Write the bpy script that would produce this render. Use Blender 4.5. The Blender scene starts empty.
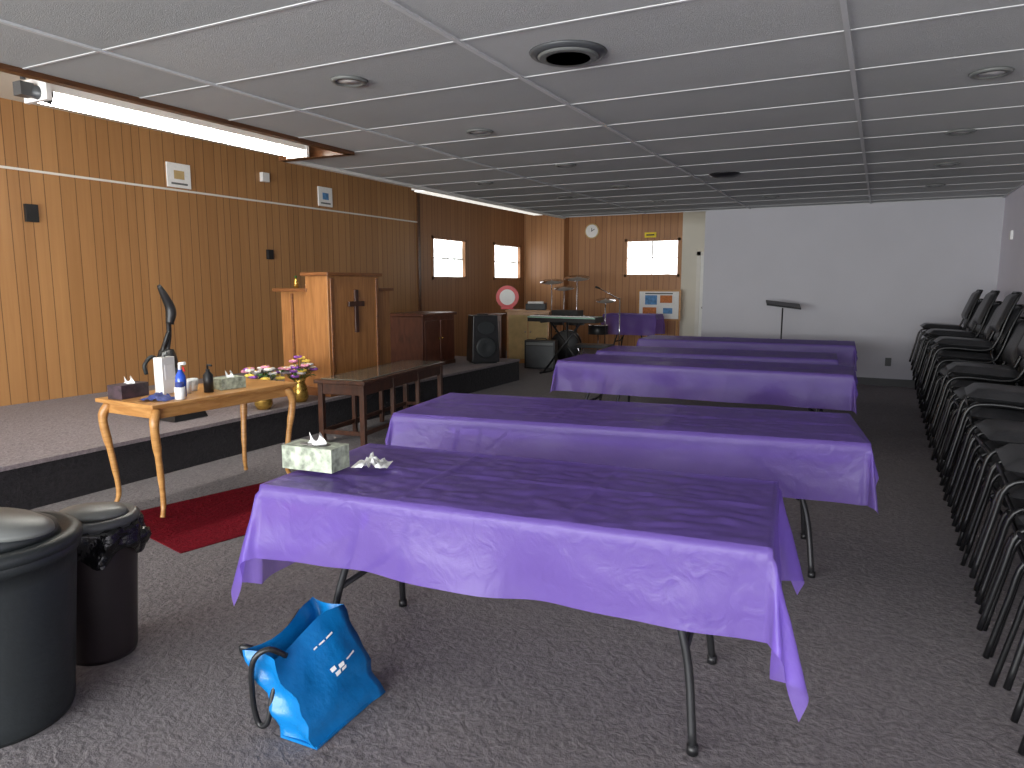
import bpy, bmesh, math, random
from mathutils import Vector, Matrix, noise
random.seed(7)
def lin(c):
    c=c/255.0
    return c/12.92 if c<=0.04045 else ((c+0.055)/1.055)**2.4
def col(r,g,b): return (lin(r),lin(g),lin(b),1)
S=bpy.context.scene
S.view_settings.view_transform='Standard'
# ------------------------------------------------------------------ materials
def mat(name,c,rough=.5,metal=0,var=.12,scale=8,bump=0,bscale=60,emit=0,ecol=None,coat=0,spec=.5):
    m=bpy.data.materials.new(name); m.use_nodes=True; nt=m.node_tree; N=nt.nodes; L=nt.links
    b=N['Principled BSDF']; b.inputs['Roughness'].default_value=rough; b.inputs['Metallic'].default_value=metal
    b.inputs['Coat Weight'].default_value=coat; b.inputs['Specular IOR Level'].default_value=spec
    tc=N.new('ShaderNodeTexCoord')
    n=N.new('ShaderNodeTexNoise'); n.inputs['Scale'].default_value=scale; n.inputs['Detail'].default_value=4
    L.new(tc.outputs['Object'],n.inputs['Vector'])
    r=N.new('ShaderNodeValToRGB')
    r.color_ramp.elements[0].position=.3; r.color_ramp.elements[1].position=.7
    r.color_ramp.elements[0].color=(c[0]*(1-var),c[1]*(1-var),c[2]*(1-var),1)
    r.color_ramp.elements[1].color=(min(1,c[0]*(1+var)),min(1,c[1]*(1+var)),min(1,c[2]*(1+var)),1)
    L.new(n.outputs['Fac'],r.inputs['Fac']); L.new(r.outputs['Color'],b.inputs['Base Color'])
    if bump:
        n2=N.new('ShaderNodeTexNoise'); n2.inputs['Scale'].default_value=bscale; n2.inputs['Detail'].default_value=3
        L.new(tc.outputs['Object'],n2.inputs['Vector'])
        bp=N.new('ShaderNodeBump'); bp.inputs['Strength'].default_value=bump; bp.inputs['Distance'].default_value=.02
        L.new(n2.outputs['Fac'],bp.inputs['Height']); L.new(bp.outputs['Normal'],b.inputs['Normal'])
    if emit:
        b.inputs['Emission Color'].default_value=ecol or c; b.inputs['Emission Strength'].default_value=emit
    return m
def math_node(nt,op,a=None,b=None):
    n=nt.nodes.new('ShaderNodeMath'); n.operation=op
    for i,v in enumerate((a,b)):
        if v is None: continue
        if isinstance(v,(int,float)): n.inputs[i].default_value=v
        else: nt.links.new(v,n.inputs[i])
    return n.outputs[0]
def panel_mat(name,axis,c1,c2,groove):
    m=bpy.data.materials.new(name); m.use_nodes=True; nt=m.node_tree; N=nt.nodes; L=nt.links
    b=N['Principled BSDF']; b.inputs['Roughness'].default_value=.42
    tc=N.new('ShaderNodeTexCoord'); sp=N.new('ShaderNodeSeparateXYZ'); L.new(tc.outputs['Object'],sp.inputs[0])
    u=sp.outputs[axis]
    f=math_node(nt,'FRACT',math_node(nt,'DIVIDE',u,1.22))
    g=None; idn=None
    for p in (0.0,.09,.2,.33,.42,.5,.61,.74,.87):
        d=math_node(nt,'ABSOLUTE',math_node(nt,'SUBTRACT',f,p+.003))
        lt=math_node(nt,'LESS_THAN',d,.0036)
        g=lt if g is None else math_node(nt,'MAXIMUM',g,lt)
        gt=math_node(nt,'GREATER_THAN',f,p+.003)
        idn=gt if idn is None else math_node(nt,'ADD',idn,gt)
    sheet=math_node(nt,'FLOOR',math_node(nt,'DIVIDE',u,1.22))
    idn=math_node(nt,'ADD',idn,math_node(nt,'MULTIPLY',sheet,11.3))
    wn=N.new('ShaderNodeTexWhiteNoise'); wn.noise_dimensions='1D'; L.new(idn,wn.inputs['W'])
    mp=N.new('ShaderNodeMapping'); L.new(tc.outputs['Object'],mp.inputs[0])
    mp.inputs['Scale'].default_value=(14,14,.7)
    ad=N.new('ShaderNodeVectorMath'); ad.operation='ADD'; L.new(mp.outputs[0],ad.inputs[0])
    cx=N.new('ShaderNodeCombineXYZ'); L.new(math_node(nt,'MULTIPLY',wn.outputs['Value'],37),cx.inputs[2]); L.new(cx.outputs[0],ad.inputs[1])
    n=N.new('ShaderNodeTexNoise'); n.inputs['Scale'].default_value=1.6; n.inputs['Detail'].default_value=7; n.inputs['Distortion'].default_value=.6
    L.new(ad.outputs[0],n.inputs['Vector'])
    mixf=math_node(nt,'ADD',math_node(nt,'MULTIPLY',n.outputs['Fac'],.6),math_node(nt,'MULTIPLY',wn.outputs['Value'],.32))
    r=N.new('ShaderNodeValToRGB'); r.color_ramp.elements[0].position=.1; r.color_ramp.elements[1].position=.85
    r.color_ramp.elements[0].color=c1; r.color_ramp.elements[1].color=c2
    L.new(mixf,r.inputs['Fac'])
    mx=N.new('ShaderNodeMixRGB'); L.new(math_node(nt,'MULTIPLY',g,.8),mx.inputs[0]); L.new(r.outputs[0],mx.inputs[1]); mx.inputs[2].default_value=groove
    L.new(mx.outputs[0],b.inputs['Base Color'])
    bp=N.new('ShaderNodeBump'); bp.inputs['Strength'].default_value=.5; bp.inputs['Distance'].default_value=.004; bp.invert=True
    L.new(g,bp.inputs['Height']); L.new(bp.outputs[0],b.inputs['Normal'])
    return m
def wood_mat(name,c1,c2,sc=(3,3,25),rough=.35):
    m=bpy.data.materials.new(name); m.use_nodes=True; nt=m.node_tree; N=nt.nodes; L=nt.links
    b=N['Principled BSDF']; b.inputs['Roughness'].default_value=rough
    tc=N.new('ShaderNodeTexCoord'); mp=N.new('ShaderNodeMapping'); L.new(tc.outputs['Object'],mp.inputs[0]); mp.inputs['Scale'].default_value=sc
    n=N.new('ShaderNodeTexNoise'); n.inputs['Scale'].default_value=2; n.inputs['Detail'].default_value=6; n.inputs['Distortion'].default_value=.8
    L.new(mp.outputs[0],n.inputs['Vector'])
    r=N.new('ShaderNodeValToRGB'); r.color_ramp.elements[0].position=.3; r.color_ramp.elements[1].position=.7
    r.color_ramp.elements[0].color=c1; r.color_ramp.elements[1].color=c2
    L.new(n.outputs['Fac'],r.inputs['Fac']); L.new(r.outputs[0],b.inputs['Base Color'])
    return m
def carpet_mat(name,c1,c2,c3,sheen=.12):
    m=bpy.data.materials.new(name); m.use_nodes=True; nt=m.node_tree; N=nt.nodes; L=nt.links
    b=N['Principled BSDF']; b.inputs['Roughness'].default_value=.95; b.inputs['Specular IOR Level'].default_value=.1
    b.inputs['Sheen Weight'].default_value=sheen; b.inputs['Sheen Roughness'].default_value=.5
    tc=N.new('ShaderNodeTexCoord')
    v=N.new('ShaderNodeTexNoise'); v.inputs['Scale'].default_value=45; v.inputs['Detail'].default_value=4; v.inputs['Roughness'].default_value=.7
    v2=N.new('ShaderNodeTexNoise'); v2.inputs['Scale'].default_value=1.2; v2.inputs['Detail'].default_value=4
    v3=N.new('ShaderNodeTexNoise'); v3.inputs['Scale'].default_value=17; v3.inputs['Detail'].default_value=2; v3.inputs['Distortion'].default_value=1.5
    for q in (v,v2,v3): L.new(tc.outputs['Object'],q.inputs['Vector'])
    r=N.new('ShaderNodeValToRGB'); r.color_ramp.elements[0].position=.36; r.color_ramp.elements[1].position=.64
    r.color_ramp.elements[0].color=c1; r.color_ramp.elements[1].color=c2
    fm=math_node(nt,'ADD',math_node(nt,'MULTIPLY',v.outputs['Fac'],.7),math_node(nt,'MULTIPLY',v3.outputs['Fac'],.3))
    L.new(fm,r.inputs['Fac'])
    mx=N.new('ShaderNodeMixRGB'); L.new(r.outputs[0],mx.inputs[1]); mx.inputs[2].default_value=c3
    rr=N.new('ShaderNodeValToRGB'); rr.color_ramp.elements[0].position=.4; rr.color_ramp.elements[1].position=.75
    rr.color_ramp.elements[1].color=(.6,.6,.6,1)
    L.new(v2.outputs['Fac'],rr.inputs['Fac']); L.new(rr.outputs[0],mx.inputs[0])
    L.new(mx.outputs[0],b.inputs['Base Color'])
    bp=N.new('ShaderNodeBump'); bp.inputs['Strength'].default_value=.65; bp.inputs['Distance'].default_value=.012
    hs=math_node(nt,'ADD',v.outputs['Fac'],math_node(nt,'MULTIPLY',v3.outputs['Fac'],1.1))
    L.new(hs,bp.inputs['Height']); L.new(bp.outputs[0],b.inputs['Normal'])
    return m
def tile_mat(name,ca,cb):
    m=bpy.data.materials.new(name); m.use_nodes=True; nt=m.node_tree; N=nt.nodes; L=nt.links
    b=N['Principled BSDF']; b.inputs['Roughness'].default_value=.95; b.inputs['Specular IOR Level'].default_value=.1
    tc=N.new('ShaderNodeTexCoord'); sp=N.new('ShaderNodeSeparateXYZ'); L.new(tc.outputs['Object'],sp.inputs[0])
    ix=math_node(nt,'FLOOR',math_node(nt,'DIVIDE',math_node(nt,'ADD',sp.outputs[0],.215),1.683))
    iy=math_node(nt,'FLOOR',math_node(nt,'DIVIDE',math_node(nt,'SUBTRACT',sp.outputs[1],3.85),.70))
    wn=N.new('ShaderNodeTexWhiteNoise'); wn.noise_dimensions='1D'; L.new(math_node(nt,'ADD',math_node(nt,'MULTIPLY',ix,17.7),math_node(nt,'MULTIPLY',iy,3.31)),wn.inputs['W'])
    n=N.new('ShaderNodeTexNoise'); n.inputs['Scale'].default_value=150; n.inputs['Detail'].default_value=3; L.new(tc.outputs['Object'],n.inputs['Vector'])
    n3=N.new('ShaderNodeTexNoise'); n3.inputs['Scale'].default_value=1.1; L.new(tc.outputs['Object'],n3.inputs['Vector'])
    f=math_node(nt,'ADD',math_node(nt,'MULTIPLY',wn.outputs['Value'],.35),math_node(nt,'ADD',math_node(nt,'MULTIPLY',n.outputs['Fac'],.35),math_node(nt,'MULTIPLY',n3.outputs['Fac'],.3)))
    r=N.new('ShaderNodeValToRGB'); r.color_ramp.elements[0].position=.15; r.color_ramp.elements[1].position=.85
    r.color_ramp.elements[0].color=ca; r.color_ramp.elements[1].color=cb
    L.new(f,r.inputs['Fac']); L.new(r.outputs[0],b.inputs['Base Color'])
    n2=N.new('ShaderNodeTexNoise'); n2.inputs['Scale'].default_value=210; L.new(tc.outputs['Object'],n2.inputs['Vector'])
    bp=N.new('ShaderNodeBump'); bp.inputs['Strength'].default_value=.3; bp.inputs['Distance'].default_value=.02
    L.new(n2.outputs['Fac'],bp.inputs['Height']); L.new(bp.outputs[0],b.inputs['Normal'])
    return m
def cloth_mat(name,c):
    m=bpy.data.materials.new(name); m.use_nodes=True; nt=m.node_tree; N=nt.nodes; L=nt.links
    b=N['Principled BSDF']; b.inputs['Base Color'].default_value=c; b.inputs['Roughness'].default_value=.38; b.inputs['Specular IOR Level'].default_value=.6
    out=N['Material Output']
    tr=N.new('ShaderNodeBsdfTranslucent'); tr.inputs[0].default_value=c
    tp=N.new('ShaderNodeBsdfTransparent'); tp.inputs[0].default_value=(.82,.75,.97,1)
    m1=N.new('ShaderNodeMixShader'); m1.inputs[0].default_value=.3; L.new(b.outputs[0],m1.inputs[1]); L.new(tr.outputs[0],m1.inputs[2])
    m2=N.new('ShaderNodeMixShader'); m2.inputs[0].default_value=.46; L.new(m1.outputs[0],m2.inputs[1]); L.new(tp.outputs[0],m2.inputs[2])
    L.new(m2.outputs[0],out.inputs[0])
    tc=N.new('ShaderNodeTexCoord'); mp=N.new('ShaderNodeMapping'); mp.inputs['Scale'].default_value=(1.1,1.8,.9); L.new(tc.outputs['Object'],mp.inputs[0])
    n=N.new('ShaderNodeTexNoise'); n.inputs['Scale'].default_value=11; n.inputs['Detail'].default_value=4; n.inputs['Distortion'].default_value=1.4
    L.new(mp.outputs[0],n.inputs['Vector'])
    bp=N.new('ShaderNodeBump'); bp.inputs['Strength'].default_value=.36; bp.inputs['Distance'].default_value=.016
    L.new(n.outputs['Fac'],bp.inputs['Height']); L.new(bp.outputs[0],b.inputs['Normal'])
    return m
M={}
M['panelL']=panel_mat('wood_paneling_left',1,col(150,106,64),col(182,136,88),col(86,56,30))
M['panelB']=panel_mat('wood_paneling_back',0,col(156,108,68),col(188,138,94),col(84,54,32))
M['panelL_shade']=panel_mat('wood_paneling_left_shaded',1,col(144,100,64),col(174,126,86),col(78,48,28))  # same left paneling, weaker light at the far end put into its colour
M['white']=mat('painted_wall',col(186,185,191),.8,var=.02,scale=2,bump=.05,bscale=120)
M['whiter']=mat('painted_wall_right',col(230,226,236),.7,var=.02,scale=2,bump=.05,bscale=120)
M['cream']=mat('cream_paint',col(220,216,204),.8,var=.03,scale=2)
M['tile']=tile_mat('ceiling_tile',col(162,164,164),col(190,191,190))
M['grid']=mat('ceiling_tbar',col(196,197,197),.6,var=.02)
M['floor']=carpet_mat('floor_carpet',col(78,73,75),col(124,117,119),col(99,93,95))
M['stage']=carpet_mat('stage_carpet',col(108,99,103),col(146,135,138),col(124,114,117))
M['riser']=carpet_mat('riser_carpet',col(30,28,31),col(46,43,46),col(38,36,39))
M['rug']=carpet_mat('rug_red',col(84,6,18),col(118,14,32),col(98,8,24),0)
M['trimw']=mat('white_trim',col(225,222,215),.5,var=.02)
M['brown']=wood_mat('brown_trim',col(70,42,22),col(98,60,32))
M['black']=mat('black_plastic',col(26,26,28),.42,var=.15,scale=20)
M['vinyl']=mat('black_vinyl',col(42,42,44),.36,var=.15,scale=12,bump=.1,bscale=90)
M['bframe']=mat('black_metal_frame',col(20,20,22),.38,.2)
M['chrome']=mat('chrome',col(200,200,205),.18,1,var=.04)
M['cloth']=cloth_mat('purple_plastic_cloth',col(142,112,214))
M['ttop']=mat('table_laminate',col(58,55,57),.5,var=.06)
M['tleg']=mat('table_leg_metal',col(50,50,52),.4,.5)
M['oak']=wood_mat('oak_wood',col(168,116,62),col(200,150,90),(3,3,20))
M['pulpit']=wood_mat('pulpit_wood',col(142,94,50),col(176,122,72),(14,14,1.2))
M['pulpit2']=wood_mat('pulpit_top_wood',col(112,68,36),col(138,88,48),(3,3,20))
M['dark']=wood_mat('dark_walnut',col(52,30,20),col(84,48,30),(8,8,2))
M['redwood']=wood_mat('mahogany',col(84,46,32),col(114,66,46),(8,8,2))
M['glass']=mat('smoked_glass_top',col(96,98,88),.08,var=.1,coat=.5)
M['gold']=mat('gold_foil',col(208,168,84),.25,.8,var=.15)
M['whitep']=mat('white_plastic',col(232,232,230),.4,var=.03)
M['paper']=mat('white_paper',col(238,238,236),.8,var=.04,scale=30)
M['blueb']=mat('blue_tote_fabric',col(6,110,176),.35,var=.12,scale=6,bump=.25,bscale=18)
M['bluel']=mat('blue_liquid',col(50,90,200),.15,var=.1)
M['blued']=mat('blue_cloth',col(50,64,130),.7,var=.2)
M['bin']=mat('bin_grey_plastic',col(34,38,40),.5,var=.08,bump=.08,bscale=40)
M['binlid']=mat('bin_lid_grey',col(106,108,106),.4,var=.08)
M['dgrey']=mat('dark_grey_plastic',col(72,74,76),.4,var=.08)
M['bin2']=mat('bin_brown_plastic',col(38,32,34),.4,var=.1)
M['bag']=mat('black_trash_bag',col(18,18,20),.22,var=.2,bump=.8,bscale=22)
M['red']=mat('red_plastic',col(210,34,40),.4)
M['yellow']=mat('yellow_sign',col(240,214,40),.5,var=.03)
M['teal']=mat('green_plastic_strip',col(140,176,156),.4)
M['cork']=mat('cork_poster',col(196,120,70),.8,var=.3,scale=25)
M['bluep']=mat('blue_print',col(90,140,190),.7,var=.3,scale=20)
M['green']=mat('leaf_green',col(52,96,44),.6,var=.3)
M['pink']=mat('petal_pink',col(224,150,176),.6,var=.2)
M['petw']=mat('petal_white',col(238,232,230),.6,var=.05)
M['pety']=mat('petal_yellow',col(236,204,90),.6,var=.1)
M['petp']=mat('petal_purple',col(140,80,170),.6,var=.1)
M['lamp']=mat('fluorescent_diffuser',(1,1,1,1),.5,var=0.01,emit=42,ecol=(1,.97,.88,1))
M['lamp2']=mat('fluorescent_diffuser_dim',(1,1,1,1),.5,var=0.01,emit=.8,ecol=(1,.97,.88,1))
M['pane']=mat('daylight_glass',(1,1,1,1),.3,var=0.01,emit=3.6,ecol=(.98,.99,1,1))
nt=M['pane'].node_tree; tcn=nt.nodes.new('ShaderNodeTexCoord'); vn=nt.nodes.new('ShaderNodeTexNoise'); vn.inputs['Scale'].default_value=3.5; vr=nt.nodes.new('ShaderNodeValToRGB')
vr.color_ramp.elements[0].position=.34; vr.color_ramp.elements[0].color=(.26,.29,.27,1); vr.color_ramp.elements[1].position=.55; vr.color_ramp.elements[1].color=(1,1,1,1)
nt.links.new(tcn.outputs['Object'],vn.inputs['Vector']); nt.links.new(vn.outputs['Fac'],vr.inputs['Fac']); nt.links.new(vr.outputs[0],nt.nodes['Principled BSDF'].inputs['Emission Color'])
M['tan']=mat('tan_fibre',col(196,170,120),.8)
M['tissuebox']=mat('tissue_box_print',col(160,168,150),.6,var=.55,scale=30)
M['tissueblk']=mat('tissue_box_dark',col(60,44,52),.6,var=.6,scale=22)
# ------------------------------------------------------------------ builder
class MB:
    def __init__(s): s.bm=bmesh.new(); s.mats=[]; s.T=Matrix.Identity(4)
    def mi(s,k):
        m=M[k]
        if m not in s.mats: s.mats.append(m)
        return s.mats.index(m)
    def box(s,c,size,k,rot=None,taper=1):
        i=s.mi(k); vs=[]
        R=rot.to_4x4() if rot else Matrix.Identity(4)
        for z in (-.5,.5):
            for x,y in ((-.5,-.5),(.5,-.5),(.5,.5),(-.5,.5)):
                t=taper if z>0 else 1
                vs.append(s.bm.verts.new(s.T@(Vector(c)+(R@Vector((x*size[0]*t,y*size[1]*t,z*size[2]))))))
        for f in ((3,2,1,0),(4,5,6,7),(0,1,5,4),(1,2,6,5),(2,3,7,6),(3,0,4,7)):
            fc=s.bm.faces.new([vs[j] for j in f]); fc.material_index=i
    def bb(s,a,b,k): s.box([(a[j]+b[j])/2 for j in range(3)],[abs(b[j]-a[j]) for j in range(3)],k)
    def tube(s,pts,r,k,seg=10,cap=True):
        i=s.mi(k); pts=[Vector(p) for p in pts]; rings=[]
        rs=r if isinstance(r,(list,tuple)) else [r]*len(pts)
        prev=None
        for j,p in enumerate(pts):
            if j==0: d=pts[1]-p
            elif j==len(pts)-1: d=p-pts[-2]
            else: d=(pts[j+1]-p).normalized()+(p-pts[j-1]).normalized()
            d.normalize()
            a=prev if prev is not None else (Vector((0,0,1)) if abs(d.z)<.9 else Vector((1,0,0)))
            x=(a-d*a.dot(d)).normalized(); y=d.cross(x); prev=x
            rings.append([s.bm.verts.new(s.T@(p+(x*math.cos(q)+y*math.sin(q))*rs[j])) for q in [2*math.pi*t/seg for t in range(seg)]])
        for a,b in zip(rings,rings[1:]):
            for t in range(seg):
                f=s.bm.faces.new((a[t],a[(t+1)%seg],b[(t+1)%seg],b[t])); f.material_index=i; f.smooth=True
        if cap:
            for rg,rev in ((rings[0],True),(rings[-1],False)):
                f=s.bm.faces.new(list(reversed(rg)) if rev else rg); f.material_index=i
    def lathe(s,prof,c,k,seg=32,rot=None,smooth=True,sx=1,sy=1):
        i=s.mi(k); R=rot.to_4x4() if rot else Matrix.Identity(4); rings=[]
        for r,z in prof:
            rings.append([s.bm.verts.new(s.T@(Vector(c)+(R@Vector((r*sx*math.cos(2*math.pi*t/seg),r*sy*math.sin(2*math.pi*t/seg),z))))) for t in range(seg)])
        for a,b in zip(rings,rings[1:]):
            for t in range(seg):
                f=s.bm.faces.new((a[t],a[(t+1)%seg],b[(t+1)%seg],b[t])); f.material_index=i; f.smooth=smooth
        for rg,rev in ((rings[0],True),(rings[-1],False)):
            if (prof[0] if rev else prof[-1])[0]>1e-4:
                f=s.bm.faces.new(list(reversed(rg)) if rev else rg); f.material_index=i
    def grid(s,fn,nu,nv,k,smooth=True):
        i=s.mi(k); V=[[s.bm.verts.new(s.T@Vector(fn(a/nu,b/nv))) for b in range(nv+1)] for a in range(nu+1)]
        for a in range(nu):
            for b in range(nv):
                f=s.bm.faces.new((V[a][b],V[a+1][b],V[a+1][b+1],V[a][b+1])); f.material_index=i; f.smooth=smooth
    def ball(s,c,r,k,u=10,v=7,jit=0):
        i=s.mi(k); d=bmesh.ops.create_icosphere(s.bm,subdivisions=2,radius=1)
        rr=r if isinstance(r,(tuple,list)) else (r,r,r)
        for w in d['verts']:
            q=1+jit*(random.random()-.5)
            w.co=s.T@(Vector(c)+Vector((w.co.x*rr[0]*q,w.co.y*rr[1]*q,w.co.z*rr[2]*q)))
        for f in {f for w in d['verts'] for f in w.link_faces}: f.material_index=i; f.smooth=True
    def fin(s,name,loc=(0,0,0),rz=0,bevel=0):
        me=bpy.data.meshes.new(name); s.bm.to_mesh(me); s.bm.free()
        for m in s.mats: me.materials.append(m)
        o=bpy.data.objects.new(name,me); S.collection.objects.link(o); o.location=loc; o.rotation_euler=(0,0,rz)
        if bevel:
            b=o.modifiers.new('bevel','BEVEL'); b.width=bevel; b.segments=2; b.limit_method='ANGLE'; b.angle_limit=math.radians(50)
        return o
def Rx(d): return Matrix.Rotation(math.radians(d),3,'X')
def Ry(d): return Matrix.Rotation(math.radians(d),3,'Y')
def Rz(d): return Matrix.Rotation(math.radians(d),3,'Z')
def arc(pts,n=8):
    P=[Vector(p) for p in pts]; P=[2*P[0]-P[1]]+P+[2*P[-1]-P[-2]]; out=[]
    for i in range(1,len(P)-2):
        for t in range(n):
            u=t/n
            out.append(.5*((2*P[i])+(-P[i-1]+P[i+1])*u+(2*P[i-1]-5*P[i]+4*P[i+1]-P[i+2])*u*u+(-P[i-1]+3*P[i]-3*P[i+1]+P[i+2])*u**3))
    out.append(P[-2]); return out
# ------------------------------------------------------------------ room
XL,XR,YF,YW,YB,ZC,ZH=-7.5,1.42,-4.5,11.9,15.6,2.67,3.24
def wall_holes(mb,axis,fixed,a0,a1,z0,z1,holes,k,th=.12):
    def seg(u0,u1,w0,w1):
        if u1-u0<1e-4 or w1-w0<1e-4: return
        if axis=='x': mb.bb((fixed-th,u0,w0),(fixed,u1,w1),k)
        else: mb.bb((u0,fixed,w0),(u1,fixed+th,w1),k)
    cur=a0
    for (u0,u1,w0,w1) in sorted(holes):
        seg(cur,u0,z0,z1); seg(u0,u1,z0,w0); seg(u0,u1,w1,z1); cur=u1
    seg(cur,a1,z0,z1)
m=MB(); m.bb((XL-.12,YF-.12,-.1),(XR+.12,YB+.12,0),'floor'); m.fin('floor')
LW=[(11.41,12.57,1.63,2.35),(13.8,15.05,1.63,2.35)]
m=MB(); wall_holes(m,'x',XL,YF,10.94,0,ZH,[],'panelL'); wall_holes(m,'x',XL,10.94,YB,0,ZH,LW,'panelL_shade'); m.fin('wall_left')
BW=(-5.11,-3.95,1.70,2.445)
m=MB(); wall_holes(m,'y',YB,XL,-3.87,0,ZH,[BW],'panelB'); m.bb((-3.87,YB,0),(-2.45,YB+.12,ZH),'cream'); m.fin('wall_back')
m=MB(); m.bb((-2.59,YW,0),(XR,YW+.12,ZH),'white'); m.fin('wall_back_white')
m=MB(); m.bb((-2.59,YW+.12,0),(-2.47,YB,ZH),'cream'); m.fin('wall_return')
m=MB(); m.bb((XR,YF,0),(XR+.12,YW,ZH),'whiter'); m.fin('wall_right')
WX0,WX1,WZ0,WZ1=-6.6,1.2,.35,2.55
m=MB(); wall_holes(m,'y',YF-.12,XL,XR,0,ZH,[(WX0,WX1,WZ0,WZ1)],'white'); m.fin('wall_front')
m=MB()
for i in range(6):
    x=WX0+(WX1-WX0)*i/5; m.bb((x-.03,YF-.1,WZ0),(x+.03,YF-.02,WZ1),'trimw')
for z in (WZ0,WZ1): m.bb((WX0,YF-.1,z-.03),(WX1,YF-.02,z+.03),'trimw')
m.fin('window_4')
m=MB(); m.bb((XL,15.3,0),(-6.5,YB,ZH),'panelB'); m.fin('wall_column')
m=MB(); m.bb((XL,YF,ZH),(XR,YB,ZH+.08),'cream')
m.bb((-4.28,YF,ZC),(XR,5.2,ZC+.03),'tile'); m.bb((-5.05,5.2,ZC),(XR,YW,ZC+.03),'tile')
m.fin('ceiling')
m=MB(); z=ZC-.006
for x in [-.215,-1.90,-3.58,1.40]: m.bb((x-.0125,YF,z-.006),(x+.0125,YW,ZC),'grid')
y=3.85-11*.70
while y<YW:
    x0=-4.28 if y<5.2 else -5.05
    m.bb((x0,y-.008,z+.002),(XR,y+.008,ZC),'grid'); y+=.70
m.bb((-5.05,YW-.03,z-.004),(XR,YW,ZC),'grid')
m.fin('trim_1')
m=MB()
m.bb((-4.32,YF,ZC-.03),(-4.26,5.2,ZC+.1),'brown'); m.bb((-5.09,5.16,ZC-.03),(-4.26,5.24,ZC+.1),'brown')
m.bb((-5.09,5.2,ZC-.03),(-5.03,YW,ZC+.1),'trimw'); m.fin('trim_2')
m=MB(); m.bb((-4.30,YF,ZC+.1),(-4.26,5.2,ZH),'cream'); m.bb((-5.07,5.2,ZC+.1),(-5.03,YW,ZH),'cream'); m.bb((-5.07,5.18,ZC+.1),(-4.26,5.22,ZH),'cream'); m.fin('wall_soffit')
m=MB(); m.bb((XL,YF,2.59),(XL+.012,10.94,2.612),'trimw'); m.fin('trim_3')
m=MB(); m.bb((XL,10.90,0),(XL+.02,10.98,ZH),'brown'); m.fin('trim_4')
m=MB(); m.bb((-2.59,YW-.015,0),(XR,YW,.11),'black'); m.fin('baseboard_back')
m=MB(); m.bb((XR-.015,YF,0),(XR,YW-.015,.11),'black'); m.fin('baseboard_right')
m=MB(); SE=-4.98
m.bb((XL+.005,YF+.01,0),(SE-.01,10.0,.30),'riser'); m.bb((XL+.005,YF+.01,.30),(SE,10.01,.33),'stage'); m.fin('stage_platform')
def win(name,axis,fx,u0,u1,z0,z1,k='panelB'):
    m=MB(); f=.045
    def b(ua,ub,za,zb,d0,d1,k):
        if axis=='x': m.bb((fx+d0,ua,za),(fx+d1,ub,zb),k)
        else: m.bb((ua,fx-d0,za),(ub,fx-d1,zb),k)
    b(u0,u1,z0,z1,-.07,-.05,'pane')
    for a in ((u0-f,u0+.01,z0-f,z1+f),(u1-.01,u1+f,z0-f,z1+f),(u0-f,u1+f,z1-.01,z1+f),(u0-f,u1+f,z0-f,z0+.01)): b(*a,-.05,.015,k)
    b((u0+u1)/2-.012,(u0+u1)/2+.012,z0,z1,-.05,-.03,'whitep'); b(u0,u1,(z0+z1)/2-.01,(z0+z1)/2+.01,-.05,-.03,'whitep')
    m.fin(name)
win('window_1','x',XL,*LW[0],k='panelL_shade'); win('window_2','x',XL,*LW[1],k='panelL_shade'); win('window_3','y',YB,*BW)
m=MB(); m.bb((-3.45,YB-.05,0),(-2.62,YB-.01,2.1),'whitep'); m.bb((-3.53,YB-.07,0),(-3.45,YB-.002,2.18),'trimw'); m.bb((-3.53,YB-.07,2.1),(-2.61,YB-.002,2.18),'trimw'); m.ball((-3.36,YB-.09,1.0),.035,'chrome'); m.fin('door_1')
# lights
m=MB(); X,Z=-4.75,2.66
m.bb((X-.11,2.8,Z+.02),(X+.11,5.05,Z+.09),'whitep')
for dx in (-.055,.055): m.tube([(X+dx,2.82,Z),(X+dx,5.02,Z)],.03,'lamp',12)
for y in (2.8,5.05): m.bb((X-.12,y-.015,Z-.035),(X+.12,y+.015,Z+.1),'whitep')
for y in (3.1,4.6): m.tube([(X,y,Z+.09),(X,y,ZH)],.008,'whitep')
m.fin('fluorescent_strip_light')
m=MB(); m.box((-4.75,2.72,2.68),(.08,.08,.08),'dgrey'); m.tube([(-4.75,2.72,2.74),(-4.75,2.72,ZH)],.015,'dgrey'); m.tube([(-4.74,2.76,2.68),(-4.70,2.86,2.66)],[.04,.05],'dgrey',14); m.fin('spot_lamp')
m=MB(); m.bb((-5.3,7.6,2.66),(-5.12,11.2,2.74),'whitep'); m.bb((-5.29,7.65,2.645),(-5.13,11.15,2.66),'lamp2')
for y in (8.2,10.6): m.tube([(-5.21,y,2.74),(-5.21,y,ZH)],.008,'whitep')
m.fin('fluorescent_strip_light')
for (x,y) in [(-2.82,3.44),(-2.84,5.0),(-2.86,6.75),(-2.88,8.5),(-2.88,10.2),(.47,4.94),(.47,6.7),(.5,8.4),(.5,10.1),(-1.4,10.4),(-3.9,9.2),(-4.2,7.5)]:
    m=MB(); m.lathe([(.0,-.004),(.07,-.004),(.075,-.014),(.1,-.012),(.108,0)],(x,y,ZC-.003),'binlid',28); m.lathe([(0,-.0065),(.07,-.0065),(.07,-.004)],(x,y,ZC-.002),'whitep',24); m.fin('recessed_downlight')
m=MB(); m.lathe([(0,-.03),(.03,-.028),(.03,-.01)],(-1.5,3.56,ZC),'black',28)
for r in (.055,.085,.115,.145): m.lathe([(r,-.03),(r+.02,-.012),(r+.016,-.010),(r-.004,-.028)],(-1.5,3.56,ZC),'binlid',36)
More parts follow.
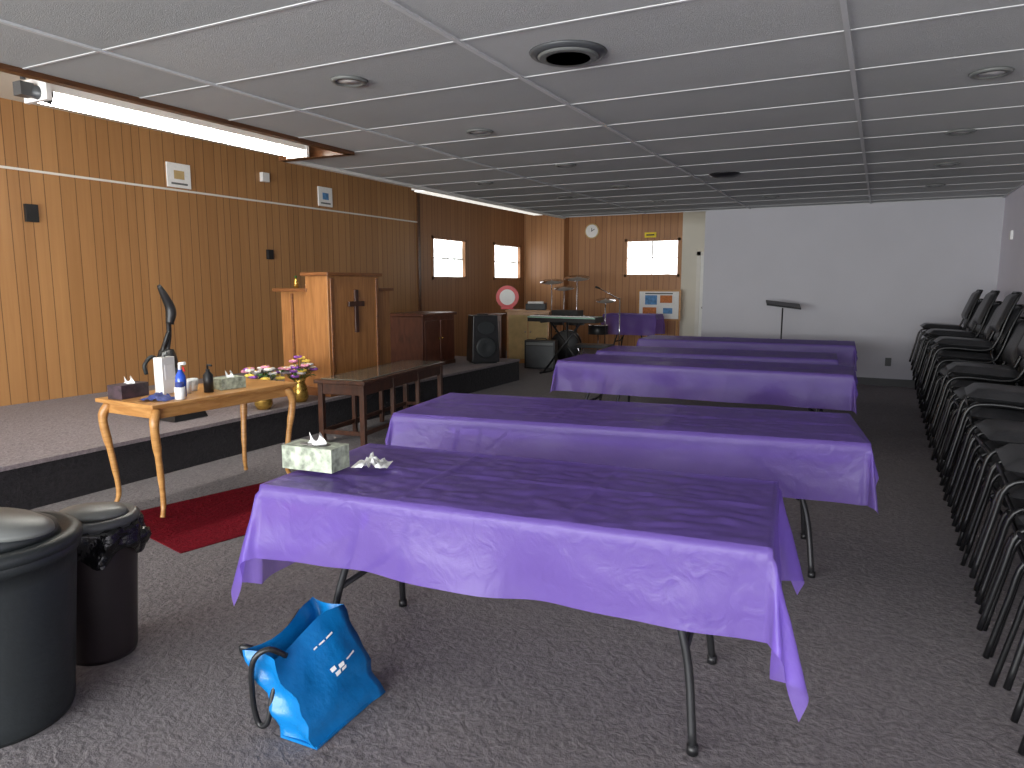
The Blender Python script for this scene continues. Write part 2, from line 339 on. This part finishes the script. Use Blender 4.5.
m.lathe([(.165,-.02),(.19,-.012),(.2,0),(.16,0)],(-1.5,3.56,ZC),'dgrey',36); m.lathe([(0,-.002),(.165,-.002),(.165,-.001)],(-1.5,3.56,ZC),'black',36); m.fin('ceiling_air_vent')
m=MB(); m.lathe([(0,-.04),(.1,-.035),(.16,-.01),(.17,0)],(-1.57,8.09,ZC),'black',32); m.fin('ceiling_speaker')
# ------------------------------------------------------------------ draped tables
def cloth_table(loc,rz,L,W,ox,oy,seed=0,h=.74):
    m=MB()
    m.box((0,0,h-.022),(L,W,.035),'ttop'); m.box((0,0,h-.05),(L-.08,W-.08,.03),'tleg')
    for sx in (-1,1):
        x=sx*(L/2-.24)
        for sy in (-1,1):
            m.tube(arc([(x-sx*.10,sy*.22,h-.05),(x-sx*.06,sy*.225,.5),(x,sy*.25,.28),(x+sx*.03,sy*.30,.02)],6),.0145,'tleg')
            m.lathe([(0,0),(.019,0),(.019,.03),(0,.03)],(x+sx*.03,sy*.30,0),'black',12)
        m.tube([(x-sx*.01,-.245,.32),(x-sx*.01,.245,.32)],.012,'tleg'); m.tube([(x-sx*.10,-.24,h-.07),(x-sx*.10,.24,h-.07)],.012,'tleg')
        m.tube([(x-sx*.03,0,.32),(x-sx*.42,0,h-.07)],.009,'tleg')
    def fn(u,v):
        cu=(u-.5)*(L+2*ox); cv=(v-.5)*(W+2*oy)
        dx=max(0,abs(cu)-L/2); dy=max(0,abs(cv)-W/2); sx=1 if cu>0 else -1; sy=1 if cv>0 else -1
        bx=max(-L/2,min(L/2,cu)); by=max(-W/2,min(W/2,cv)); r=math.hypot(dx,dy)
        nz=noise.noise(Vector((cu*3+seed*7,cv*5,seed)))
        z=h+.003
        if r==0:
            edge=min(1,min(L/2-abs(cu),W/2-abs(cv))/.05)
            z+=.004+edge*(.005*nz+.010*abs(noise.noise(Vector((cu*6+.5*nz,cv*13,seed+3))))+.004*noise.noise(Vector((cu*17,cv*22,seed))))
            z+=edge*(.007*math.exp(-((cv-.02+.01*nz)/.012)**2)+.006*math.exp(-((cu-.3)/.012)**2)+.006*math.exp(-((cu+.32)/.012)**2))
            return (cu,cv,z)
        z+=.004
        if dx>0 and dy>0:
            a=math.atan2(dy,dx); s2=math.sin(2*a)
            out=r*(.06+.22*s2+.09*math.sin(6*a)*min(1,r/.2))
            dirx,diry=math.cos(a),math.sin(a)
            return (bx+sx*dirx*out+sx*.006,by+sy*diry*out+sy*.006,max(.02,z-math.sqrt(max(0,r*r-out*out))))
        s=cu if dy>0 else cv
        wv=math.sin(s*7+seed*2.1)*.5+math.sin(s*19+seed)*.2+nz*.8
        out=.006+r*(.05+.11*wv*min(1,r/.2))
        zz=z-math.sqrt(max(0,r*r-(out-.006)**2))
        if dx>0: return (bx+sx*out,cv,zz)
        return (cu,by+sy*out,zz)
    def params(T,o,n1,n2):
        p=[-T/2-o+o*i/n2 for i in range(n2)]+[-T/2+T*i/n1 for i in range(n1)]+[T/2+o*i/n2 for i in range(n2+1)]
        return [(q+T/2+o)/(T+2*o) for q in p]
    pu=params(L,ox,120,12); pv=params(W,oy,56,12)
    i=m.mi('cloth'); V=[[m.bm.verts.new(fn(a,b)) for b in pv] for a in pu]
    for a in range(len(pu)-1):
        for b in range(len(pv)-1):
            f=m.bm.faces.new((V[a][b],V[a+1][b],V[a+1][b+1],V[a][b+1])); f.material_index=i; f.smooth=True
    return m.fin('purple_draped_folding_table',loc,math.radians(rz))
cloth_table((-1.18,2.38,0),5.8,1.83,.76,.40,.28,1)
cloth_table((-1.32,3.98,0),8.5,2.54,.84,.15,.30,2)
cloth_table((-1.50,6.92,0),1.5,2.66,.76,.15,.30,3)
cloth_table((-1.62,8.15,0),4,2.5,.76,.15,.30,4)
cloth_table((-1.62,10.1,0),2,2.72,.76,.15,.30,5)
# ------------------------------------------------------------------ chairs
def chair(m,ox,oz,dy=0):
    T=m.T; m.T=T@Matrix.Translation((ox,dy,oz))
    def pad(cx,cz,w,l,t,tilt,k):
        R=Ry(tilt)
        def fn(u,v,top):
            x=(u-.5)*l; y=(v-.5)*w
            e=(1-abs(2*u-1)**6)*(1-abs(2*v-1)**6)
            p=R@Vector((x,y,(t*.5*e**.4 if e>0 else 0)*(1 if top else -.7)))
            return (p.x+cx,p.y,p.z+cz)
        m.grid(lambda u,v:fn(u,v,True),10,10,k); m.grid(lambda u,v:fn(1-u,v,False),10,10,k)
    pad(0,.455,.44,.45,.095,3,'vinyl')
    pad(.27,.73,.42,.34,.06,-70,'vinyl')
    for sy in (-.205,.205):
        m.tube(arc([(-.30,sy*1.05,.01),(-.25,sy,.25),(-.21,sy,.40),(-.1,sy,.43),(.14,sy,.42),(.215,sy,.5),(.28,sy*.98,.72),(.35,sy*.9,.90)],4),.0115,'bframe',8)
        m.tube(arc([(.28,sy*1.05,.01),(.24,sy,.2),(.18,sy,.41)],4),.0115,'bframe',8)
    m.tube([(.35,-.185,.90),(.35,.185,.90)],.0115,'bframe',8)
    m.tube([(-.21,-.205,.40),(-.21,.205,.40)],.009,'bframe',8); m.tube([(.25,-.2,.22),(.25,.2,.22)],.008,'bframe',8)
    m.T=T
meshes={}
def stack(y,n,x=.95,rz=0):
    if n not in meshes:
        m=MB()
        for i in range(n): chair(m,-.028*i+.028*(n-1)*.5,.105*i)
        o=m.fin('chair_stack',(x,y,0),math.radians(rz)); meshes[n]=o.data
    else:
        o=bpy.data.objects.new('chair_stack',meshes[n]); S.collection.objects.link(o); o.location=(x,y,0); o.rotation_euler=(0,0,math.radians(rz))
for y,n,rz in [(2.85,3,4),(3.50,4,-2),(4.15,4,3),(4.80,5,-3),(5.45,4,2),(6.1,5,-2),(6.75,4,3),(7.4,6,0),(8.05,5,-3),(8.7,6,2),(9.35,5,-2),(10.0,6,1)]: stack(y,n,.75,rz)
# ------------------------------------------------------------------ glass topped console
m=MB(); Lc,Wc,hc=1.78,.50,.62
for a,b in ((-1,-1),(1,-1),(1,1),(-1,1)): m.box((a*(Wc/2-.03),b*(Lc/2-.03),(hc-.04)/2),(.05,.05,hc-.04),'dark')
for b in (-.28,.28): m.box((Wc/2-.03,b,(hc-.04)/2),(.04,.04,hc-.04),'dark'); m.box((-Wc/2+.03,b,(hc-.04)/2),(.04,.04,hc-.04),'dark')
for a in (-1,1):
    m.box((a*(Wc/2-.03),0,hc-.09),(.03,Lc-.06,.10),'dark'); m.box((a*(Wc/2-.03),0,.12),(.03,Lc-.06,.04),'dark')
    m.box((0,a*(Lc/2-.03),hc-.09),(Wc-.06,.03,.10),'dark'); m.box((0,a*(Lc/2-.03),.12),(Wc-.06,.03,.04),'dark')
m.box((0,0,hc-.02),(Wc+.04,Lc+.04,.035),'dark'); m.box((0,0,hc+.001),(Wc-.06,Lc-.06,.012),'glass')
m.fin('glass_top_console_table',(-4.53,5.98,0),math.radians(8.5),.004)
# pulpit
m=MB(); z0=.331
m.bb((-5.36,5.73,z0),(-5.06,6.58,1.585),'pulpit'); m.bb((-5.40,5.70,1.585),(-5.03,6.61,1.62),'pulpit2')
m.bb((-5.78,5.80,z0),(-5.36,6.52,1.42),'pulpit'); m.bb((-5.82,5.72,1.42),(-5.34,6.60,1.455),'pulpit2')
m.bb((-5.56,6.58,z0),(-5.12,6.86,1.42),'pulpit'); m.bb((-5.60,6.58,1.42),(-5.09,6.90,1.455),'pulpit2')
m.bb((-5.80,5.70,z0),(-5.04,6.62,z0+.09),'pulpit2')
m.bb((-5.62,5.775,.5),(-5.595,5.80,1.4),'pulpit2'); m.bb((-5.06,5.76,.45),(-5.045,5.80,1.56),'pulpit2'); m.bb((-5.06,6.51,.45),(-5.045,6.55,1.56),'pulpit2')
yc=6.16; m.bb((-5.06,yc-.028,.98),(-5.035,yc+.028,1.44),'dark'); m.bb((-5.06,yc-.13,1.26),(-5.034,yc+.13,1.315),'dark')
m.fin('wooden_pulpit',(0,0,0),0,.004)
m=MB(); m.lathe([(0,0),(.025,0),(.027,.07),(.012,.095),(.012,.11),(0,.11)],(-5.6,5.85,1.457),'gold',18); m.lathe([(0,.11),(.014,.11),(.014,.13),(0,.13)],(-5.6,5.85,1.457),'green',16); m.fin('oil_bottle')
m=MB(); m.box((-5.52,6.1,1.472),(.17,.24,.028),'redwood'); m.box((-5.52,6.1,1.489),(.16,.23,.008),'paper'); m.fin('hymn_book')
# oak side table
m=MB(); L2,W2=1.20,.60
m.box((0,0,.728),(W2,L2,.026),'oak'); m.box((0,0,.68),(W2-.09,L2-.1,.08),'oak')
for a in (-1,1):
    for b in (-1,1):
        x,y=a*(W2/2-.05),b*(L2/2-.06)
        m.tube(arc([(x,y,.70),(x+a*.02,y+b*.035,.60),(x-a*.0,y+b*.005,.35),(x-a*.015,y-b*.015,.1),(x+a*.005,y+b*.01,.0)],5),[.030]*5+[.027]*4+[.021]*4+[.017]*4+[.015]*3+[.018],'oak',10)
m.fin('oak_side_table',(-4.25,3.48,.0135),math.radians(-2),.005)
m=MB(); m.grid(lambda u,v:((u-.5)*.95,(v-.5)*1.7,.0065+.0003*math.sin(v*9+u*5)),14,20,'rug'); m.box((0,0,.003),(.95,1.7,.0058),'rug'); m.fin('red_rug',(-3.68,3.51,.0),math.radians(-13))
zt=.7555
def box_tissue(name,loc,size,k,rz=0,tuft=True):
    m=MB(); sx,sy,sz=size
    m.box((0,0,sz/2),(sx,sy,sz),k); m.lathe([(0,0),(.3*sx,0),(.3*sx,.001),(0,.001)],(0,0,sz),'black',20,sy=.5)
    if tuft: m.grid(lambda u,v:((u-.5)*.09*(1-.4*v),.02*math.sin(u*7+v*3)*(1-v*.3),sz-.002+v*(.035+.02*math.sin(u*9))),14,6,'paper')
    return m.fin(name,loc,math.radians(rz),.003)
box_tissue('tissue_box',(-4.42,3.03,zt),(.12,.22,.09),'tissueblk',8)
m=MB(); m.grid(lambda u,v:((u-.5)*.2,(v-.5)*.14,.004+.018*abs(noise.noise(Vector((u*4,v*4,1))))*4*(u*(1-u)*4)),12,10,'blued'); m.fin('folded_blue_cloth',(-4.13,3.03,zt),.3)
m=MB(); m.box((0,0,.125),(.07,.12,.25),'whitep'); m.box((.036,0,.15),(.004,.08,.1),'paper'); m.tube([(0,0,.25),(0,0,.275),(.03,0,.275)],.012,'binlid'); m.fin('white_dispenser_carton',(-4.34,3.25,zt),.2,.006)
m=MB(); m.lathe([(0,0),(.033,0),(.035,.1),(.031,.14),(.014,.17),(.014,.18),(0,.18)],(0,0,0),'bluel',20); m.tube([(0,0,.18),(0,0,.22),(.05,0,.225)],.012,'whitep'); m.tube([(.03,0,.2),(.045,0,.17)],.006,'red'); m.fin('blue_spray_bottle',(-4.12,3.2,zt))
m=MB(); m.lathe([(0,0),(.033,0),(.033,.08),(0,.08)],(0,0,0),'paper',20); m.lathe([(0,.08),(.028,.08),(.026,.11),(0,.11)],(0,0,0),'blued',20); m.fin('small_jar',(-4.03,3.12,zt))
m=MB(); m.lathe([(0,0),(.032,0),(.034,.12),(.014,.145),(.014,.16),(0,.16)],(0,0,0),'black',20); m.tube([(0,0,.16),(0,0,.19),(.04,0,.187)],.008,'black'); m.fin('soap_pump_bottle',(-4.12,3.42,zt))
for p in ((-4.28,3.42,zt),(-4.22,3.32,zt)):
    m=MB(); m.lathe([(0,0),(.030,0),(.038,.085),(.035,.085),(.028,.004)],(0,0,0),'whitep',22); m.fin('paper_cup',p)
box_tissue('tissue_box',(-4.15,3.62,zt),(.12,.20,.08),'tissuebox',-6)
def flowers(loc,n,sd,spread):
    random.seed(sd); m=MB()
    m.lathe([(0,0),(.06,0),(.085,.05),(.075,.14),(.05,.2),(.075,.25),(.068,.25),(.045,.2)],(0,0,0),'gold',26)
    for i in range(n):
        a=random.random()*6.28; r=spread*math.sqrt(random.random()); x,y=r*math.cos(a)*.7,r*math.sin(a); z=.27+.13*(1-r/spread)+random.random()*.07
        m.tube([(x*.1,y*.1,.2),(x*.6,y*.6,.25),(x,y,z)],.004,'green',5,False)
        k=random.choice(['pink','petw','pety','petw','petw','pety','petw','petp'])
        c=Vector((x,y,z))
        for p in range(6):
            q=p*math.pi/3+a; m.ball(c+Vector((.024*math.cos(q),.024*math.sin(q),0)),(.022,.022,.014),k)
        m.ball(c+Vector((0,0,.008)),.012,'pety')
    for i in range(24):
        a=random.random()*6.28; r=spread*(.5+.5*random.random()); p=Vector((r*math.cos(a)*.7,r*math.sin(a),.25+random.random()*.08))
        R=Rz(math.degrees(a))
        m.grid(lambda u,v,R=R,p=p:tuple(p+R@Vector(((u-.5)*.12,(v-.5)*.05*math.sin(math.pi*min(1,max(0,u))),.02*math.sin(u*3)))),6,3,'green')
    m.fin('flower_arrangement',loc)
flowers((-5.12,4.86,.331),28,3,.21); flowers((-5.12,5.34,.331),28,5,.21)
# ------------------------------------------------------------------ vacuum
m=MB()
m.box((.1,0,.06),(.30,.34,.11),'black',taper=.8); m.tube([(-.06,-.14,.05),(-.06,.14,.05)],.05,'black',14)
m.T=Matrix.Translation((-.02,0,.1))
m.lathe([(0,0),(.07,0),(.085,.05),(.09,.30),(.075,.43),(.055,.50),(0,.51)],(0,0,0),'black',22,sy=1.15); m.lathe([(.0,.12),(.06,.12),(.062,.34),(0,.34)],(.045,0,0),'bin',20)
m.tube(arc([(0,0,.45),(-.02,.05,.62),(0,.04,.78)],6),.022,'black')
m.tube(arc([(0,.05,.72),(0,.07,.84),(0,.02,.96),(0,-.035,1.06)],6),[.034,.036,.04,.043,.046,.046,.046,.044,.042,.04,.038,.036,.034,.032,.03,.027,.024,.02,.014],'black')
m.tube(arc([(-.05,0,.12),(.06,-.13,.25),(.06,-.13,.42),(.0,-.03,.52),(.02,.02,.66)],6),.018,'black')
m.T=Matrix.Identity(4)
m.tube(arc([(.08,-.16,.05),(.08,-.17,.38),(.08,-.16,.50),(.08,-.22,.56),(.08,-.29,.50),(.08,-.28,.42)],6),.017,'bin')
m.fin('upright_vacuum_cleaner',(-5.52,4.18,.331),0)
# ------------------------------------------------------------------ bins
m=MB(); prof=[(0,0),(.215,0),(.225,.02)]+[(.225+.045*t/10,.02+.56*t/10) for t in range(1,11)]+[(.275,.58),(.285,.60),(.285,.635),(.27,.635),(.262,.6)]
m.lathe(prof,(0,0,0),'bin',48)
m.lathe([(.29,.618),(.292,.64),(.28,.655),(.25,.66),(.235,.645),(.0,.645)],(0,0,0),'bin',48)
m.lathe([(.235,.645),(.225,.68),(.16,.71),(.08,.718),(0,.72)],(0,0,0),'bin',40,sy=.86)
m.lathe([(0,.004),(.17,.0),(.21,-.02),(.215,-.035)],(.03,-.02,.728),'binlid',40,sy=.66,rot=Ry(5))
for s in (-1,1): m.box((0,s*.285,.55),(.12,.05,.03),'bin')
m.fin('trash_can',(-2.65,1.25,0),.5)
m=MB(); m.lathe([(0,0),(.12,0),(.125,.02),(.155,.5),(.16,.54),(.15,.54)],(0,0,0),'bin2',40)
def bagf(u,v):
    a=u*2*math.pi; r=.165+.010*math.sin(a*9+v*3)+.02*noise.noise(Vector((math.cos(a)*3,math.sin(a)*3,v*3)))
    if v<.3: return ((.150)*math.cos(a),(.150)*math.sin(a),.50+.06*v/.3)
    w=(v-.3)/.7; return ((r+.012*math.sin(w*3))*math.cos(a),(r+.012*math.sin(w*3))*math.sin(a),.56-(.12+.03*math.sin(a*5))*w)
m.grid(bagf,72,10,'bag')
m.lathe([(.165,.55),(.169,.575),(.15,.59),(.13,.585),(0,.585)],(0,0,0),'dgrey',40); m.lathe([(.135,.588),(.125,.605),(.07,.618),(0,.622)],(0,0,0),'binlid',36,sy=.8)
m.ball((.16,.06,.48),(.03,.05,.04),'bag',jit=.3)
m.fin('trash_can',(-2.76,1.70,0),.4)
# ------------------------------------------------------------------ tote bag
m=MB()
def tote(u,v):
    per=[(0,-.18),(.0,.18),(-.15,.18),(-.15,-.18)]
    q=u*4; i=int(q)%4; t=q-int(q); a=per[i]; b=per[(i+1)%4]
    x=a[0]+(b[0]-a[0])*t; y=a[1]+(b[1]-a[1])*t
    bul=.022*math.sin(math.pi*t)*math.sin(math.pi*v)
    if i==0: x+=bul-.02*math.sin(math.pi*t)*v*v
    if i==2: x-=bul-.05*math.sin(math.pi*t)*v
    if i in(1,3): y+=(-.03 if i==1 else .03)*math.sin(math.pi*t)*v
    wr=.016*noise.noise(Vector((x*9,y*9,v*5)))
    return (x-.17*v**1.1+wr,y*(1+.02*v)+.0*v+wr,.005+.29*v+.05*v*(y/.18)*.5+.012*v*math.sin(y*20))
m.grid(tote,40,16,'blueb'); m.box((-.075,0,.008),(.15,.36,.01),'blueb')
def P(u,v,d=.007): return Vector(tote(u,v))+Vector((d,0,.004))
for (a,b,c,d) in [(.12,.135,.50,.54),(.135,.15,.54,.58),(.115,.128,.56,.60),(.14,.155,.50,.53),(.16,.20,.56,.575),(.11,.12,.82,.835),(.125,.14,.82,.835),(.145,.17,.82,.835)]:
    m.grid(lambda u,v,a=a,b=b,c=c,d=d:tuple(P(a+(b-a)*u,c+(d-c)*v)),3,3,'paper')
m.tube(arc([(-.17,-.12,.26),(-.20,-.17,.30),(-.24,-.20,.26),(-.26,-.19,.13),(-.25,-.18,.03),(-.21,-.18,.04),(-.20,-.16,.13),(-.19,-.12,.25)],5),.010,'black',8)
m.tube(arc([(-.31,-.12,.25),(-.35,-.14,.26),(-.34,-.1,.20),(-.31,.02,.24),(-.30,.1,.30)],5),.012,'black',8)
m.fin('blue_tote_bag',(-1.54,1.79,0),math.radians(2))
box_tissue('tissue_box',(-2.0,2.16,.762),(.24,.12,.095),'tissuebox',5)
m=MB()
m.grid(lambda u,v:((u-.5)*.15,(v-.5)*.11,.004+.035*abs(noise.noise(Vector((u*6,v*6,2))))*(1-abs(2*u-1))*2+.005*math.sin(u*20)*v),16,14,'whitep'); m.fin('crumpled_plastic_wrap',(-1.81,2.28,.763),.4)
# ------------------------------------------------------------------ stage furniture
m=MB(); m.bb((-.3,-.42,0),(.3,.42,.72),'redwood'); m.bb((-.33,-.45,.72),(.33,.45,.76),'redwood')
for y in (-.2,.2): m.bb((.3,y-.18,.08),(.315,y+.18,.66),'redwood'); m.ball((.33,y*.2,.4),.015,'gold')
m.bb((-.31,-.43,0),(.31,.43,.06),'dark'); m.fin('mahogany_cabinet',(-5.92,8.68,.331),0,.006)
m=MB()
m.box((0,0,.365),(.36,.42,.69),'black',taper=.88); m.lathe([(0,0),(.15,0),(.16,.02),(.13,.03),(.05,.01),(0,.01)],(.185,0,.24),'bin',28,rot=Ry(90)); m.lathe([(.03,0),(.09,.02),(.1,.03)],(.175,0,.53),'bin',24,rot=Ry(90),sy=1.4); m.box((0,0,.715),(.06,.16,.02),'bin'); m.box((0,0,.012),(.30,.36,.02),'bin')
m.fin('pa_speaker',(-5.25,9.3,.334),math.radians(-45),.01)
m=MB()
m.bb((-.4,-.22,.0),(.4,.22,.98),'oak'); m.bb((-.43,-.25,.98),(.43,.25,1.01),'oak'); m.bb((-.37,-.235,.08),(-.01,-.22,.92),'tan'); m.bb((.01,-.235,.08),(.37,-.22,.92),'tan')
for x in (-.05,.05): m.ball((x,-.245,.6),.015,'chrome')
m.fin('storage_cabinet',(-6.0,12.45,0),math.radians(20),.005)
m=MB(); m.bb((-.25,-.2,0),(.25,.2,.9),'redwood'); m.bb((-.22,-.21,.1),(.22,-.2,.8),'dark'); m.bb((-.27,-.22,.9),(.27,.22,.93),'redwood'); m.fin('small_cabinet',(-6.75,12.3,0),math.radians(15),.005)
m=MB(); m.box((0,0,.06),(.38,.3,.12),'bin'); m.box((0,-.1,.14),(.3,.12,.04),'paper'); m.box((.05,0,.13),(.3,.25,.02),'redwood'); m.fin('printer',(-5.85,12.45,1.012),.35,.01)
m=MB(); m.tube([(0,.0,.23),(0,-.05,.23)],.22,'red',36); m.tube([(0,-.05,.23),(0,-.056,.23)],.15,'whitep',36); m.bb((-.12,-.09,0),(.12,.02,.03),'red'); m.fin('red_round_fan',(-6.42,12.36,1.02),.35)
# keyboard on stand
m=MB(); m.box((0,0,.92),(1.25,.34,.09),'black'); m.box((0,-.171,.95),(1.25,.004,.02),'teal'); m.box((0,.09,.967),(1.22,.12,.010),'teal'); m.box((0,-.07,.970),(1.18,.17,.014),'whitep')
for i in range(30):
    if i%7 not in (2,6): m.box((-.53+i*.0365,-.04,.981),(.014,.09,.01),'black')
m.box((-.1,.28,1.0),(.5,.22,.12),'black'); m.box((-.1,.28,.94),(.56,.3,.02),'dgrey'); m.tube([(-.1,.28,0),(-.1,.28,.94)],.02,'black')
for s in (-1,1): m.tube([(-.35*s,-.12*s,.01),(.35*s,-.12*s,.88)],.018,'black')
for s in (-.35,.35): m.tube([(s,-.22,.018),(s,.22,.018)],.018,'black'); m.tube([(s,-.2,.87),(s,.2,.87)],.014,'black')
m.fin('keyboard_on_stand',(-4.66,11.05,0),math.radians(-4))
m=MB(); m.box((0,0,.43),(.6,.32,.06),'vinyl')
for s in (-.25,.25):
    m.tube([(s,-.13,0),(s,.13,.4)],.012,'chrome'); m.tube([(s,.13,0),(s,-.13,.4)],.012,'chrome')
m.fin('keyboard_bench',(-4.4,11.75,0))
# guitar amplifier and microphone stand
m=MB(); m.box((0,0,.26),(.55,.26,.50),'black'); m.box((0,-.132,.22),(.49,.006,.38),'dgrey'); m.box((0,-.134,.45),(.49,.004,.05),'binlid'); m.tube([(-.1,0,.515),(-.08,0,.54),(.08,0,.54),(.1,0,.515)],.01,'black'); m.fin('guitar_amplifier',(-5.35,11.6,0),math.radians(12),.008)
m=MB(); m.lathe([(0,0),(.13,0),(.13,.015),(.02,.03),(0,.03)],(0,0,0),'black',28); m.tube([(0,0,.02),(0,0,1.25)],.011,'chrome'); m.tube([(.0,0,1.22),(-.35,-.1,1.42)],.009,'chrome'); m.tube([(-.35,-.1,1.42),(-.43,-.12,1.45)],[.014,.022],'black'); m.fin('microphone_stand',(-4.2,12.5,0))
m=MB()
m.lathe([(0,0),(.275,0),(.29,.01),(.29,.03),(.275,.035),(.275,.36),(.29,.365),(.29,.39),(.275,.4),(0,.4)],(0,.2,.30),'black',36,rot=Rx(90)); m.lathe([(.27,-.003),(.292,-.003),(.292,.02)],(0,.2,.30),'chrome',36,rot=Rx(90))
for x,y,z,r in ((-.2,-.02,.80,.15),(.2,-.02,.80,.16),(-.55,.3,.68,.17),(.6,.35,.6,.2)):
    m.lathe([(0,0),(r,0),(r+.01,.01),(r,.02),(r,.17),(r+.01,.18),(r,.19),(0,.19)],(x,y,z-.1),'black',28); m.lathe([(r+.008,.175),(r+.012,.18),(r+.008,.195)],(x,y,z-.1),'chrome',28); m.lathe([(0,.191),(r-.01,.191),(r-.01,.193)],(x,y,z-.1),'paper',28)
    m.tube([(x,y,0.55 if abs(x)<.3 else 0.0),(x,y,z-.1)],.012,'chrome')
for x,y,z,r in ((-.35,.35,1.55,.24),(.15,.45,1.62,.26),(-.05,.0,1.42,.2),(.75,.2,1.18,.2)):
    m.tube([(x,y,.3),(x,y,z+.03)],.011,'chrome')
    for a in range(3): q=a*2.094; m.tube([(x,y,.32),(x+.25*math.cos(q),y+.25*math.sin(q),.01)],.009,'chrome')
    m.lathe([(0,.03),(.03,.02),(r,0),(r,-.004),(.03,.01),(0,.01)],(x,y,z),'chrome',32,rot=Rx(14))
m.fin('drum_kit',(-5.5,13.1,0),math.radians(15))
o=cloth_table((-4.55,14.4,0),0,1.1,.55,.1,.42,8,.88); o.name='purple_cloth_side_table'
m=MB()
m.bb((-.47,-.02,.72),(.47,.0,1.38),'oak'); m.bb((-.43,-.035,.76),(.43,-.02,1.34),'paper')
for (x,z,w,h,k) in [(-.17,1.16,.26,.2,'bluep'),(.16,1.18,.26,.16,'cork'),(-.2,.93,.3,.14,'cork'),(.2,.93,.2,.12,'bluep')]: m.bb((x-w/2,-.042,z-h/2),(x+w/2,-.034,z+h/2),k)
m.bb((-.3,-.04,1.285),(.3,-.034,1.31),'dgrey')
for s in (-.4,.4): m.tube([(s,.0,0),(s,.0,1.0)],.018,'oak'); m.tube([(s,-.2,.02),(s,.2,.02)],.018,'oak')
m.fin('display_board',(-4.24,15.25,0))
m=MB(); m.tube([(0,-.002,0),(0,-.03,0)],.17,'tan',36); m.tube([(0,-.03,0),(0,-.034,0)],.145,'paper',36); m.box((.03,-.038,.02),(.09,.005,.012),'black',rot=Ry(-30)); m.box((0,-.038,.03),(.012,.005,.08),'black')
m.fin('wall_clock',(-5.93,15.597,2.69))
m=MB(); m.bb((-4.70,YB-.02,2.51),(-4.44,YB-.005,2.62),'yellow'); m.bb((-4.66,YB-.023,2.55),(-4.48,YB-.02,2.58),'black'); m.fin('yellow_sign')
m=MB(); m.tube([(0,0,.2),(0,0,1.15)],.011,'black')
for a in range(3): q=a*2.094+.4; m.tube([(0,0,.25),(.28*math.cos(q),.28*math.sin(q),.012)],.009,'black')
m.T=Matrix.Translation((0,0,1.18))@Matrix.Rotation(math.radians(7),4,'Y')
m.box((0,-.02,.02),(.48,.02,.22),'black',rot=Rx(-76)); m.box((0,-.12,-.015),(.48,.05,.012),'black'); m.T=Matrix.Identity(4); m.fin('music_stand',(-1.28,11.3,0),math.radians(14))
m=MB(); m.bb((.12,YW-.02,.30),(.20,YW-.001,.42),'black'); m.fin('wall_outlet')
m=MB(); m.bb((XR-.03,10.9,2.05),(XR-.001,11.0,2.16),'whitep'); m.fin('thermostat')
def leftsign(name,y,z,w,h,d,k,extra=None):
    m=MB(); m.bb((XL+.001,y-w/2,z-h/2),(XL+d,y+w/2,z+h/2),k)
    if extra: m.bb((XL+d,y-w*.22,z-h*.15),(XL+d+.002,y+w*.22,z+h*.2),extra); m.bb((XL+d,y-w*.35,z-h*.38),(XL+d+.002,y+w*.35,z-h*.3),'binlid')
    m.fin(name,(0,0,0),0,.003)
leftsign('framed_notice',5.97,2.77,.32,.28,.02,'paper','tan'); leftsign('framed_notice',8.5,2.79,.3,.28,.02,'paper','bluep')
leftsign('motion_sensor',7.3,2.92,.12,.12,.06,'whitep')
leftsign('wall_switch_box',4.25,2.19,.12,.17,.04,'black'); leftsign('wall_switch_box',7.34,1.90,.1,.13,.04,'black')
# ------------------------------------------------------------------ lighting
def area(name,loc,rot,sx,sy,e,c=(1,1,1)):
    l=bpy.data.lights.new(name,'AREA'); l.shape='RECTANGLE'; l.size=sx; l.size_y=sy; l.energy=e; l.color=c
    o=bpy.data.objects.new(name,l); S.collection.objects.link(o); o.location=loc; o.rotation_euler=rot; return o
area('daylight_front_window_sky',(-2.7,YF+.03,1.95),(math.radians(90),0,0),7.7,1.15,450,(.95,.98,1))
area('daylight_front_window_ground_bounce',(-2.7,YF+.06,.86),(math.radians(112),0,0),7.7,.9,550,(.98,1,.97))
w=bpy.data.worlds.new('w'); S.world=w; w.use_nodes=True; w.node_tree.nodes['Background'].inputs[0].default_value=(.8,.88,1,1); w.node_tree.nodes['Background'].inputs[1].default_value=1
cam=bpy.data.cameras.new('camera'); co=bpy.data.objects.new('camera',cam); S.collection.objects.link(co)
cam.sensor_width=36; cam.lens=715/1024*36; cam.clip_start=.02
co.location=(0,0,1.5); co.rotation_euler=(math.radians(90-7.96),0,math.radians(27.1)); S.camera=co
